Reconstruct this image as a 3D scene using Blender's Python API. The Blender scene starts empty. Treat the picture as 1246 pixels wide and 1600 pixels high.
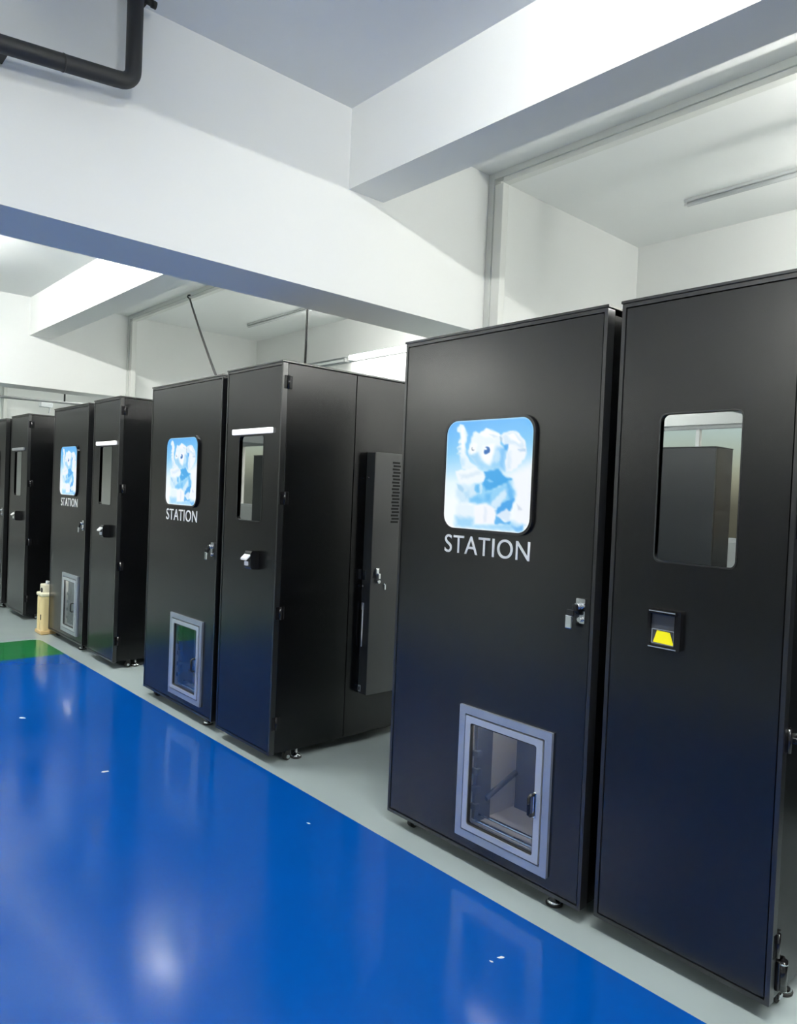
import bpy, bmesh, math, random
import numpy as np
from mathutils import Vector, Matrix

random.seed(7)
S = bpy.context.scene
COL = S.collection

# ------------------------------------------------------------------ camera
cam_d = bpy.data.cameras.new('camera')
cam_d.sensor_fit = 'HORIZONTAL'
cam_d.sensor_width = 36.0
cam_d.lens = 33.10
cam_d.clip_start = 0.05
cam_d.clip_end = 200
cam = bpy.data.objects.new('camera', cam_d)
COL.objects.link(cam)
CR = Vector((0.66688808, 0.74400883, 0.04136604))
CU = Vector((-0.04531175, -0.01492063, 0.99886146))
CF = Vector((-0.74377895, 0.66800317, -0.02376195))
cam.matrix_world = Matrix(((CR.x, CU.x, -CF.x, 0.0), (CR.y, CU.y, -CF.y, -2.13789),
                           (CR.z, CU.z, -CF.z, 1.443185), (0, 0, 0, 1)))
S.camera = cam

# ------------------------------------------------------------------ world, exposure
world = bpy.data.worlds.new('world')
S.world = world
world.use_nodes = True
wn = world.node_tree
wn.nodes.clear()
wo = wn.nodes.new('ShaderNodeOutputWorld')
wb = wn.nodes.new('ShaderNodeBackground')
ws = wn.nodes.new('ShaderNodeTexSky')
ws.sky_type = 'NISHITA'
ws.sun_disc = False
ws.sun_elevation = math.radians(38)
ws.sun_rotation = math.radians(120)
ws.air_density = 1.2
ws.dust_density = 3.0
wb.inputs['Strength'].default_value = 0.32
wn.links.new(ws.outputs[0], wb.inputs[0])
wn.links.new(wb.outputs[0], wo.inputs[0])
S.view_settings.view_transform = 'Standard'
S.view_settings.look = 'None'
S.view_settings.exposure = 0.0
S.view_settings.gamma = 1.0
S.view_settings.use_curve_mapping = False

TUBE_CEILING = 460.0     # emission of the lit ceiling tubes
TUBE_WALL = 60.0        # emission of the lit wall tubes
LAMP_RGB = (0.99, 0.997, 0.945)

# ------------------------------------------------------------------ materials
def lin(c):
    return tuple((v / 12.92 if v <= 0.04045 else ((v + 0.055) / 1.055) ** 2.4) for v in [k / 255 for k in c])

def mat(name, rgb, rough=0.5, metal=0.0, spec=0.5, var=0.0, scale=8.0, bump=0.0, bscale=200.0, rvar=0.0,
        emit=None, estr=0.0, coat=0.0, crough=0.1):
    m = bpy.data.materials.new(name)
    m.use_nodes = True
    t = m.node_tree
    b = t.nodes['Principled BSDF']
    b.inputs['Base Color'].default_value = (*rgb, 1)
    b.inputs['Roughness'].default_value = rough
    b.inputs['Metallic'].default_value = metal
    b.inputs['Specular IOR Level'].default_value = spec
    b.inputs['Coat Weight'].default_value = coat
    b.inputs['Coat Roughness'].default_value = crough
    if emit:
        b.inputs['Emission Color'].default_value = (*emit, 1)
        b.inputs['Emission Strength'].default_value = estr
    if var or bump or rvar:
        tc = t.nodes.new('ShaderNodeTexCoord')
        nz = t.nodes.new('ShaderNodeTexNoise')
        nz.inputs['Scale'].default_value = scale
        nz.inputs['Detail'].default_value = 6
        t.links.new(tc.outputs['Object'], nz.inputs['Vector'])
        if var:
            mx = t.nodes.new('ShaderNodeMix')
            mx.data_type = 'RGBA'
            mx.inputs['A'].default_value = (*[v * (1 - var) for v in rgb], 1)
            mx.inputs['B'].default_value = (*[min(1, v * (1 + var)) for v in rgb], 1)
            t.links.new(nz.outputs['Fac'], mx.inputs['Factor'])
            t.links.new(mx.outputs['Result'], b.inputs['Base Color'])
        if rvar:
            mr = t.nodes.new('ShaderNodeMapRange')
            mr.inputs['From Min'].default_value = 0.3
            mr.inputs['From Max'].default_value = 0.7
            mr.inputs['To Min'].default_value = max(0.01, rough - rvar)
            mr.inputs['To Max'].default_value = rough + rvar
            t.links.new(nz.outputs['Fac'], mr.inputs['Value'])
            t.links.new(mr.outputs['Result'], b.inputs['Roughness'])
        if bump:
            n2 = t.nodes.new('ShaderNodeTexNoise')
            n2.inputs['Scale'].default_value = bscale
            n2.inputs['Detail'].default_value = 3
            t.links.new(tc.outputs['Object'], n2.inputs['Vector'])
            bp = t.nodes.new('ShaderNodeBump')
            bp.inputs['Strength'].default_value = bump
            bp.inputs['Distance'].default_value = 0.002
            t.links.new(n2.outputs['Fac'], bp.inputs['Height'])
            t.links.new(bp.outputs['Normal'], b.inputs['Normal'])
    return m

def glass_mat(name, tint, ior, refl=0.0, rough=0.01):
    """A sheet of clear or filmed glass: transparent and mirror-like, mixed by Fresnel plus the film's own reflectance."""
    m = bpy.data.materials.new(name)
    m.use_nodes = True
    t = m.node_tree
    t.nodes.clear()
    o = t.nodes.new('ShaderNodeOutputMaterial')
    mx = t.nodes.new('ShaderNodeMixShader')
    tr = t.nodes.new('ShaderNodeBsdfTransparent')
    tr.inputs[0].default_value = (*tint, 1)
    gl = t.nodes.new('ShaderNodeBsdfGlossy')
    gl.inputs['Roughness'].default_value = rough
    gl.inputs['Color'].default_value = (0.93, 0.97, 0.98, 1)
    fr = t.nodes.new('ShaderNodeFresnel')
    ge = t.nodes.new('ShaderNodeNewGeometry')          # same reflectance from either side of the sheet
    ml = t.nodes.new('ShaderNodeMapRange')
    ml.inputs['To Min'].default_value = ior
    ml.inputs['To Max'].default_value = 1.0 / ior
    t.links.new(ge.outputs['Backfacing'], ml.inputs['Value'])
    t.links.new(ml.outputs['Result'], fr.inputs['IOR'])
    ad = t.nodes.new('ShaderNodeMath')
    ad.operation = 'ADD'
    ad.use_clamp = True
    ad.inputs[1].default_value = refl
    t.links.new(fr.outputs[0], ad.inputs[0])
    t.links.new(ad.outputs[0], mx.inputs[0])
    t.links.new(tr.outputs[0], mx.inputs[1])
    t.links.new(gl.outputs[0], mx.inputs[2])
    t.links.new(mx.outputs[0], o.inputs[0])
    return m

def floor_paint(name, rgb, light, rough, scuff=0.55):
    """Glossy epoxy: slow colour drift, small pale scuffs, uneven gloss."""
    m = bpy.data.materials.new(name)
    m.use_nodes = True
    t = m.node_tree
    b = t.nodes['Principled BSDF']
    tc = t.nodes.new('ShaderNodeTexCoord')
    n1 = t.nodes.new('ShaderNodeTexNoise')
    n1.inputs['Scale'].default_value = 1.1
    n1.inputs['Detail'].default_value = 5
    t.links.new(tc.outputs['Object'], n1.inputs['Vector'])
    mx = t.nodes.new('ShaderNodeMix')
    mx.data_type = 'RGBA'
    mx.inputs['A'].default_value = (*[v * 0.88 for v in rgb], 1)
    mx.inputs['B'].default_value = (*[min(1, v * 1.12) for v in rgb], 1)
    t.links.new(n1.outputs['Fac'], mx.inputs['Factor'])
    mp = t.nodes.new('ShaderNodeMapping')
    mp.inputs['Scale'].default_value = (7, 22, 1)
    mp.inputs['Rotation'].default_value = (0, 0, 0.5)
    t.links.new(tc.outputs['Object'], mp.inputs['Vector'])
    n2 = t.nodes.new('ShaderNodeTexNoise')
    n2.inputs['Scale'].default_value = 1.0
    n2.inputs['Detail'].default_value = 8
    t.links.new(mp.outputs['Vector'], n2.inputs['Vector'])
    rp = t.nodes.new('ShaderNodeMapRange')
    rp.inputs['From Min'].default_value = 0.755
    rp.inputs['From Max'].default_value = 0.80
    rp.inputs['To Max'].default_value = scuff
    t.links.new(n2.outputs['Fac'], rp.inputs['Value'])
    m2 = t.nodes.new('ShaderNodeMix')
    m2.data_type = 'RGBA'
    m2.inputs['B'].default_value = (*light, 1)
    t.links.new(mx.outputs['Result'], m2.inputs['A'])
    t.links.new(rp.outputs['Result'], m2.inputs['Factor'])
    t.links.new(m2.outputs['Result'], b.inputs['Base Color'])
    n3 = t.nodes.new('ShaderNodeTexNoise')
    n3.inputs['Scale'].default_value = 2.3
    n3.inputs['Detail'].default_value = 7
    t.links.new(tc.outputs['Object'], n3.inputs['Vector'])
    r3 = t.nodes.new('ShaderNodeMapRange')
    r3.inputs['From Min'].default_value = 0.35
    r3.inputs['From Max'].default_value = 0.7
    r3.inputs['To Min'].default_value = rough * 0.8
    r3.inputs['To Max'].default_value = min(rough * 1.35, 0.225)
    t.links.new(n3.outputs['Fac'], r3.inputs['Value'])
    t.links.new(r3.outputs['Result'], b.inputs['Roughness'])
    n4 = t.nodes.new('ShaderNodeTexNoise')
    n4.inputs['Scale'].default_value = 14
    n4.inputs['Detail'].default_value = 2
    t.links.new(tc.outputs['Object'], n4.inputs['Vector'])
    bp = t.nodes.new('ShaderNodeBump')
    bp.inputs['Strength'].default_value = 0.06
    bp.inputs['Distance'].default_value = 0.004
    t.links.new(n4.outputs['Fac'], bp.inputs['Height'])
    t.links.new(bp.outputs['Normal'], b.inputs['Normal'])
    b.inputs['Specular IOR Level'].default_value = 0.4
    return m

M = {}
M['wall'] = mat('white_wall_paint', (0.84, 0.85, 0.835), 0.75, var=0.02, scale=1.2, bump=0.05, bscale=60)
M['ceil'] = mat('ceiling_paint', (0.86, 0.87, 0.86), 0.85, var=0.02, scale=1.0, bump=0.05, bscale=60)
M['grey_floor'] = floor_paint('grey_epoxy', lin((160, 172, 173)), lin((205, 212, 212)), 0.20, 0.10)
M['blue_floor'] = floor_paint('blue_epoxy', lin((0, 73, 156)), lin((150, 190, 225)), 0.14)
M['green_floor'] = floor_paint('green_epoxy', lin((34, 112, 62)), lin((160, 200, 175)), 0.14)
M['line'] = mat('pale_floor_edge', lin((190, 205, 212)), 0.35)
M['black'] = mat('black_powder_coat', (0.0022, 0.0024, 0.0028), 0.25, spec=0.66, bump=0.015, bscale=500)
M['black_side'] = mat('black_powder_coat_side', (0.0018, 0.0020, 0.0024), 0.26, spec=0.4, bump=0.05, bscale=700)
M['housing'] = mat('sheen_lightened_black', (0.022, 0.024, 0.026), 0.34, spec=0.8, bump=0.05, bscale=700)  # black made lighter: bright reflection put into the base colour
M['edge'] = mat('black_folded_edge', (0.008, 0.0085, 0.0095), 0.30, spec=0.8)
M['rubber'] = mat('black_rubber', (0.012, 0.012, 0.012), 0.6)
M['gloss_black'] = mat('gloss_black_plastic', (0.008, 0.008, 0.009), 0.10)
M['chrome'] = mat('chrome', (0.78, 0.80, 0.82), 0.12, metal=1.0)
M['alu'] = mat('brushed_aluminium', (0.48, 0.52, 0.58), 0.36, metal=0.75, var=0.05, scale=30)
M['alu_light'] = mat('pale_aluminium', (0.62, 0.65, 0.69), 0.32, metal=0.6)
M['steel'] = mat('stainless_lining', (0.55, 0.52, 0.47), 0.42, metal=0.5, var=0.1, scale=6)
M['steel_dark'] = mat('dark_steel', (0.06, 0.065, 0.075), 0.4, metal=0.3)
M['white_plastic'] = mat('white_plastic', (0.78, 0.79, 0.79), 0.4)
M['letter'] = mat('silver_lettering', (0.72, 0.73, 0.74), 0.45)
M['lightbar'] = mat('lit_light_bar', (0.85, 0.86, 0.86), 0.4, emit=(0.96, 0.98, 1.0), estr=0.75)
M['greybar'] = mat('unlit_light_bar', (0.22, 0.23, 0.24), 0.4)
M['yellow'] = mat('yellow_label_glow', lin((240, 228, 20)), 0.4, emit=lin((240, 228, 20)), estr=0.25)  # faint glow added to the yellow, which is no lamp
M['slot'] = mat('vent_slot_dark', (0.002, 0.002, 0.002), 0.9)
M['pipe'] = mat('black_insulated_pipe', (0.013, 0.014, 0.015), 0.6, bump=0.15, bscale=90)
M['batten'] = mat('lamp_batten', (0.70, 0.72, 0.73), 0.45)
M['batten_grey'] = mat('aged_batten', (0.50, 0.53, 0.55), 0.5)
M['tube_off'] = mat('unlit_tube_glass', (0.72, 0.74, 0.75), 0.25)
M['tube_ceiling'] = mat('lit_ceiling_tube', (0.9, 0.9, 0.9), 0.4, emit=LAMP_RGB, estr=TUBE_CEILING)
M['tube_bright'] = mat('added_wall_wash_tube', (0.9, 0.9, 0.9), 0.4, emit=LAMP_RGB, estr=TUBE_CEILING * 0.44)  # for the tubes added to brighten the opposite wall
M['tube_soft'] = mat('lit_rear_tube', (0.9, 0.9, 0.9), 0.4, emit=LAMP_RGB, estr=TUBE_CEILING * 1.10)
M['tube_wall'] = mat('lit_wall_tube', (0.9, 0.9, 0.9), 0.4, emit=LAMP_RGB, estr=TUBE_WALL)
M['conduit'] = mat('grey_conduit', (0.16, 0.17, 0.175), 0.6)
M['frame'] = mat('partition_frame', (0.60, 0.62, 0.60), 0.45)
M['frame_light'] = mat('partition_frame_light', (0.72, 0.73, 0.70), 0.45)
M['cream'] = mat('cream_plastic', lin((232, 212, 160)), 0.4, var=0.05, scale=9)
M['cream_light'] = mat('pale_cream_plastic', lin((238, 232, 208)), 0.4)
M['tan'] = mat('tan_plastic', lin((214, 182, 128)), 0.45)
M['glass_clear'] = glass_mat('clear_hatch_glass', (0.88, 0.91, 0.95), 1.62, 0.0, 0.02)
M['glass_film'] = glass_mat('filmed_window_glass', (0.10, 0.11, 0.12), 1.5, 0.50, 0.012)
M['glass_window'] = glass_mat('window_pane_glass', (0.92, 0.95, 0.95), 1.45, 0.0)
M['inside'] = mat('dark_cabinet_inside', (0.03, 0.032, 0.036), 0.7)
M['cable'] = mat('black_cable', (0.01, 0.01, 0.01), 0.5)
M['stone'] = mat('tan_facade', (0.55, 0.45, 0.26), 0.9, var=0.1)
M['flake'] = mat('white_paint_flake', (0.8, 0.82, 0.82), 0.6)

# ------------------------------------------------------------------ mesh helpers
def add_box(bm, x0, x1, y0, y1, z0, z1, bev=0.0, seg=2):
    vs = [bm.verts.new((x, y, z)) for x in (x0, x1) for y in (y0, y1) for z in (z0, z1)]
    idx = [(0, 1, 3, 2), (4, 6, 7, 5), (0, 4, 5, 1), (2, 3, 7, 6), (0, 2, 6, 4), (1, 5, 7, 3)]
    fs = [bm.faces.new([vs[i] for i in f]) for f in idx]
    if bev > 0:
        es = list({e for f in fs for e in f.edges})
        bmesh.ops.bevel(bm, geom=es, offset=bev, segments=seg, profile=0.5, affect='EDGES')

def box(x0, x1, y0, y1, z0, z1, bev=0.0, seg=2):
    bm = bmesh.new()
    add_box(bm, x0, x1, y0, y1, z0, z1, bev, seg)
    return bm

def add_cyl(bm, a, b, r, n=16, r2=None, caps=True):
    a, b = Vector(a), Vector(b)
    r2 = r if r2 is None else r2
    d = (b - a).normalized()
    u = d.orthogonal().normalized()
    v = d.cross(u)
    A, B = [], []
    for i in range(n):
        t = 2 * math.pi * i / n
        o = u * math.cos(t) + v * math.sin(t)
        A.append(bm.verts.new(a + o * r))
        B.append(bm.verts.new(b + o * r2))
    for i in range(n):
        f = bm.faces.new((A[i], A[(i + 1) % n], B[(i + 1) % n], B[i]))
        f.smooth = True
    if caps:
        bm.faces.new(A[::-1])
        bm.faces.new(B)

def add_tube(bm, pts, r, n=14, caps=True):
    """A round tube swept along a polyline."""
    pts = [Vector(p) for p in pts]
    rings = []
    ref = None
    for i, p in enumerate(pts):
        d = (pts[min(i + 1, len(pts) - 1)] - pts[max(i - 1, 0)]).normalized()
        if ref is None:
            ref = d.orthogonal().normalized()
        u = (ref - d * ref.dot(d)).normalized()
        ref = u
        v = d.cross(u)
        rings.append([bm.verts.new(p + (u * math.cos(2 * math.pi * k / n) + v * math.sin(2 * math.pi * k / n)) * r) for k in range(n)])
    for a, b in zip(rings, rings[1:]):
        for k in range(n):
            f = bm.faces.new((a[k], a[(k + 1) % n], b[(k + 1) % n], b[k]))
            f.smooth = True
    if caps:
        bm.faces.new(rings[0][::-1])
        bm.faces.new(rings[-1])

def add_lathe(bm, prof, cx=0, cy=0, n=20):
    rings = [[bm.verts.new((cx + r * math.cos(2 * math.pi * k / n), cy + r * math.sin(2 * math.pi * k / n), z)) for k in range(n)] for r, z in prof]
    for a, b in zip(rings, rings[1:]):
        for k in range(n):
            f = bm.faces.new((a[k], a[(k + 1) % n], b[(k + 1) % n], b[k]))
            f.smooth = True
    bm.faces.new(rings[0][::-1])
    bm.faces.new(rings[-1])

def rr(x0, x1, z0, z1, r, n=6):
    """Rounded rectangle outline in the XZ plane."""
    out = []
    for cx, cz, a0 in ((x1 - r, z1 - r, 0), (x0 + r, z1 - r, 90), (x0 + r, z0 + r, 180), (x1 - r, z0 + r, 270)):
        for i in range(n + 1):
            a = math.radians(a0 + 90 * i / n)
            out.append((cx + r * math.cos(a), cz + r * math.sin(a)))
    return out

def add_ring(bm, outer, inner, y0, y1):
    """A plate between two outlines, from y0 (front) to y1 (back)."""
    L = [[bm.verts.new((x, y, z)) for x, z in o] for o, y in ((outer, y0), (inner, y0), (outer, y1), (inner, y1))]
    n = len(outer)
    for i in range(n):
        j = (i + 1) % n
        for q in ((L[0][i], L[0][j], L[1][j], L[1][i]), (L[2][j], L[2][i], L[3][i], L[3][j]),
                  (L[0][j], L[0][i], L[2][i], L[2][j]), (L[1][i], L[1][j], L[3][j], L[3][i])):
            try:
                bm.faces.new(q)
            except ValueError:
                pass

def add_plate(bm, outline, y0, y1):
    A = [bm.verts.new((x, y0, z)) for x, z in outline]
    B = [bm.verts.new((x, y1, z)) for x, z in outline]
    n = len(A)
    bm.faces.new(A)
    bm.faces.new(B[::-1])
    for i in range(n):
        bm.faces.new((A[i], B[i], B[(i + 1) % n], A[(i + 1) % n]))

def obj(name, bm, m, parent=None, loc=(0, 0, 0), label=None):
    bmesh.ops.remove_doubles(bm, verts=bm.verts, dist=1e-6)
    bmesh.ops.recalc_face_normals(bm, faces=bm.faces)
    me = bpy.data.meshes.new(name)
    bm.to_mesh(me)
    bm.free()
    me.materials.append(M[m] if isinstance(m, str) else m)
    o = bpy.data.objects.new(name, me)
    o.location = loc
    COL.objects.link(o)
    if parent:
        o.parent = parent
    if label:
        o['label'] = label
    return o

def link_copy(o, parent, loc=None):
    c = o.copy()
    COL.objects.link(c)
    c.parent = parent
    if loc is not None:
        c.location = loc
    return c

def tag(o, label, cat, group=None):
    o['label'] = label
    o['category'] = cat
    if group:
        o['group'] = group
    return o

def thing(name, label, cat, loc=(0, 0, 0), group=None):
    o = bpy.data.objects.new(name, None)
    o.empty_display_size = 0.1
    COL.objects.link(o)
    o.location = loc
    return tag(o, label, cat, group)

def struct(name, bm, m, label=None, parent=None):
    o = obj(name, bm, m, parent)
    if not parent:
        o['kind'] = 'structure'
        if label:
            o['label'] = label
    return o

# ------------------------------------------------------------------ the room
ZC = 3.535            # ceiling
X0, X1 = -19.0, 4.2   # left and right walls
Y0, Y1 = -7.4, 3.285  # wall behind the camera, wall behind the cabinets
YB, YB2, ZB = 0.311, 0.561, 3.099          # beam along the row
ZA = 2.518                                 # underside of the cross beams
YBLUE = -0.106

struct('floor', box(X0, X1, Y0, Y1, -0.12, 0.0), 'grey_floor', 'pale grey epoxy floor')
struct('floor_blue', box(-6.351, 2.6, -2.9, YBLUE, 0.0, 0.0012), 'blue_floor', 'glossy blue epoxy aisle')
bmg = bmesh.new()
r = 0.10
pts = [(-6.351, -2.9), (-6.351, YBLUE)]
for i in range(7):
    a = math.radians(90 + 90 * i / 6)
    pts.append((-7.06 + r + r * math.cos(a), YBLUE - r + r * math.sin(a)))
pts.append((-7.06, -2.9))
A = [bmg.verts.new((x, y, 0.0)) for x, y in pts]
B = [bmg.verts.new((x, y, 0.0012)) for x, y in pts]
bmg.faces.new(B)
for i in range(len(A)):
    bmg.faces.new((A[i], A[(i + 1) % len(A)], B[(i + 1) % len(A)], B[i]))
struct('floor_green', bmg, 'green_floor', 'green epoxy band crossing the aisle end')
struct('ceiling', box(X0, X1, Y0, Y1, ZC, ZC + 0.15), 'ceil', 'pale ceiling')
struct('wall_back', box(X0, X1, Y1, Y1 + 0.2, -0.12, ZC + 0.15), 'wall', 'white wall behind the cabinets')
struct('wall_left', box(X0 - 0.2, X0, Y0 - 0.2, Y1 + 0.2, -0.12, ZC + 0.15), 'wall', 'white end wall')
struct('wall_right', box(X1, X1 + 0.2, Y0 - 0.2, Y1 + 0.2, -0.12, ZC + 0.15), 'wall', 'white end wall')
# wall behind the camera with a row of windows
WZ0, WZ1 = 1.0, 2.55
wins = [(-18.2, -15.0), (-14.2, -12.6), (-11.6, -9.6), (-8.4, -6.4), (-5.6, -3.9), (-2.6, -0.6), (0.6, 2.6)]
bmw = bmesh.new()
add_box(bmw, X0, X1, Y0 - 0.2, Y0, -0.12, WZ0)
add_box(bmw, X0, X1, Y0 - 0.2, Y0, WZ1, ZC + 0.15)
prev = X0
for a, b in wins:
    add_box(bmw, prev, a, Y0 - 0.2, Y0, WZ0, WZ1)
    prev = b
add_box(bmw, prev, X1, Y0 - 0.2, Y0, WZ0, WZ1)
struct('wall_front', bmw, 'wall', 'white wall with a row of windows')
for i, (a, b) in enumerate(wins):
    bm = bmesh.new()
    mid = (a + b) / 2
    for q in ((a, b, WZ0, WZ0 + 0.05), (a, b, WZ1 - 0.05, WZ1), (a, a + 0.05, WZ0 + 0.05, WZ1 - 0.05), (b - 0.05, b, WZ0 + 0.05, WZ1 - 0.05), (mid - 0.025, mid + 0.025, WZ0 + 0.05, WZ1 - 0.05)):
        add_box(bm, q[0], q[1], Y0 - 0.14, Y0 - 0.07, q[2], q[3])
    w = struct('window_%d' % (i + 1), bm, 'white_plastic', 'white framed two-pane window')
    for q0, q1 in ((a + 0.05, mid - 0.025), (mid + 0.025, b - 0.05)):
        obj('pane', box(q0, q1, Y0 - 0.11, Y0 - 0.10, WZ0 + 0.05, WZ1 - 0.05), 'glass_window', w)

# beams: cross beams at each bay line, one long beam behind the row
XA = [-3.242, -9.203, -15.16, 2.72]
for k, xa in enumerate(XA):
    struct('ceiling_beam', box(xa - 0.40, xa, Y0, Y1, ZA, ZC), 'wall', 'deep white beam crossing the ceiling')
segs = [(-9.203, -3.642), (-3.242, 2.32), (-15.16, -9.603), (-19.0, -15.56), (2.72, X1)]
for a, b in segs:
    struct('ceiling_beam', box(a, b, YB, YB2, ZB, ZC), 'wall', 'white ceiling beam above the cabinet row')
# partition frame: post on the cross beam, header along the ceiling
YF = 1.442
n = 0
for a, b in segs[:3]:
    n += 1
    bm = bmesh.new()
    add_box(bm, a, a + 0.045, YF, YF + 0.07, 0.0, ZC, 0.003)
    t = struct('trim_%d' % n, bm, 'frame', 'grey partition frame along the ceiling and beam face')
    obj('post', box(a + 0.045, a + 0.115, YF + 0.012, YF + 0.07, 0.0, ZC - 0.075, 0.003), 'frame_light', t)
    obj('header', box(a + 0.045, b, YF, YF + 0.05, ZC - 0.042, ZC, 0.002), 'frame', t)
    obj('header_rail', box(a + 0.115, b, YF + 0.012, YF + 0.07, ZC - 0.075, ZC - 0.042, 0.002), 'frame_light', t)

# ------------------------------------------------------------------ lamps
def tube_lamp(name, label, x0, x1, y, z, m_tube, m_batten='batten', wall=False, group=None):
    t = thing(name, label, 'lamp', ((x0 + x1) / 2, y, z), group)
    h = (x1 - x0) / 2
    if wall:   # batten against the wall behind, tube in front of it
        d = Y1 - y
        obj('batten', box(-h, h, d - 0.035, d, -0.022, 0.030, 0.004), m_batten, t)
        obj('hood', box(-h, h, -0.016, d, 0.030, 0.034), m_batten, t)
        for s in (-1, 1):
            obj('lamp_holder', box(s * (h - 0.012) - 0.012, s * (h - 0.012) + 0.012, -0.022, d - 0.035, -0.02, 0.02, 0.003), 'white_plastic', t)
    else:      # batten under the ceiling, tube below it
        d = ZC - z
        bw, bt = (0.03, 0.035) if d > 0.05 else (0.016, 0.020)
        obj('batten', box(-h, h, -bw, bw, d - bt, d, 0.004), m_batten, t)
        for s in (-1, 1):
            obj('lamp_holder', box(s * (h - 0.012) - 0.012, s * (h - 0.012) + 0.012, -bw * 0.66, bw * 0.66, -bw * 0.6, d - bt, 0.003), 'white_plastic', t)
    bm = bmesh.new()
    add_cyl(bm, (-h + 0.022, 0, 0), (h - 0.022, 0, 0), 0.015, 12)
    obj('tube', bm, m_tube, t)
    return t

YL, ZL = -1.22, 3.43
for x0, x1, lab in ((-1.25, 0.15, 'lit ceiling tube above the near aisle'), (0.9, 2.3, 'lit ceiling tube behind the viewer'),
                    (-5.3, -3.9, 'lit ceiling tube just past the near cross beam'), (-7.9, -6.5, 'lit ceiling tube above the aisle end'),
                    (-12.4, -11.0, 'lit ceiling tube in the far bay')):
    tube_lamp('tube_lamp', lab, x0, x1, YL, ZL, 'tube_ceiling', group='ceiling tubes over the aisle')
for x0, x1, lab in ((-2.9, -1.5, 'added unseen tube over the opposite cabinet row'), (-9.0, -7.6, 'added unseen tube by the far windows'), (-6.2, -4.8, 'added unseen tube over the opposite row past the beam')):
    tube_lamp('tube_lamp', lab, x0, x1, -6.4, ZL, 'tube_bright', group='added tubes washing the opposite wall')  # unseen tubes added to brighten the wall that the doors reflect
for x0, x1, lab in ((-0.85, 0.75, 'lit ceiling tube behind the near cabinets'), (-5.15, -3.75, 'added hidden tube behind the second cabinet pair'), (-11.2, -9.8, 'added hidden tube behind the far beam')):
    tube_lamp('tube_lamp', lab, x0, x1, 2.05, 3.10, 'tube_soft', group='ceiling tubes behind the row')  # second and third added out of sight to brighten the rear bays
tube_lamp('wall_tube_lamp', 'glowing tube lamp on back wall behind second cabinet pair', -6.94, -5.50, 3.205, 3.03, 'tube_wall', wall=True, group='tubes on the back wall')
tube_lamp('wall_tube_lamp', 'unlit tube lamp on back wall, left of the glowing tube', -8.45, -6.99, 3.205, 3.02, 'tube_off', 'batten_grey', wall=True, group='tubes on the back wall')
tube_lamp('wall_tube_lamp', 'glowing tube lamp on back wall behind the near cabinets', -1.55, -0.15, 3.205, 3.03, 'tube_wall', wall=True, group='tubes on the back wall')
tube_lamp('wall_tube_lamp', 'glowing tube lamp on back wall of the farthest bay', -13.6, -12.2, 3.205, 3.03, 'tube_wall', wall=True, group='tubes on the back wall')
tube_lamp('tube_lamp', 'unlit tube lamp under the ceiling above the nearest cabinet', -2.52, -1.10, 2.64, ZC - 0.036, 'tube_off', 'batten', group='unlit ceiling tubes')
tube_lamp('tube_lamp', 'unlit ceiling tube lamp seen above the second cabinet pair', -8.34, -6.92, 2.64, ZC - 0.036, 'tube_off', 'batten', group='unlit ceiling tubes')

# ------------------------------------------------------------------ the picture on the displays (flat print, backlit)
def picture_material():
    m = bpy.data.materials.new('backlit_picture')
    m.use_nodes = True
    t = m.node_tree
    b = t.nodes['Principled BSDF']
    at = t.nodes.new('ShaderNodeAttribute')
    at.attribute_name = 'print'
    b.inputs['Base Color'].default_value = (0.02, 0.02, 0.02, 1)
    b.inputs['Roughness'].default_value = 0.12
    t.links.new(at.outputs['Color'], b.inputs['Emission Color'])
    b.inputs['Emission Strength'].default_value = 1.0
    return m
M['picture'] = picture_material()

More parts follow.
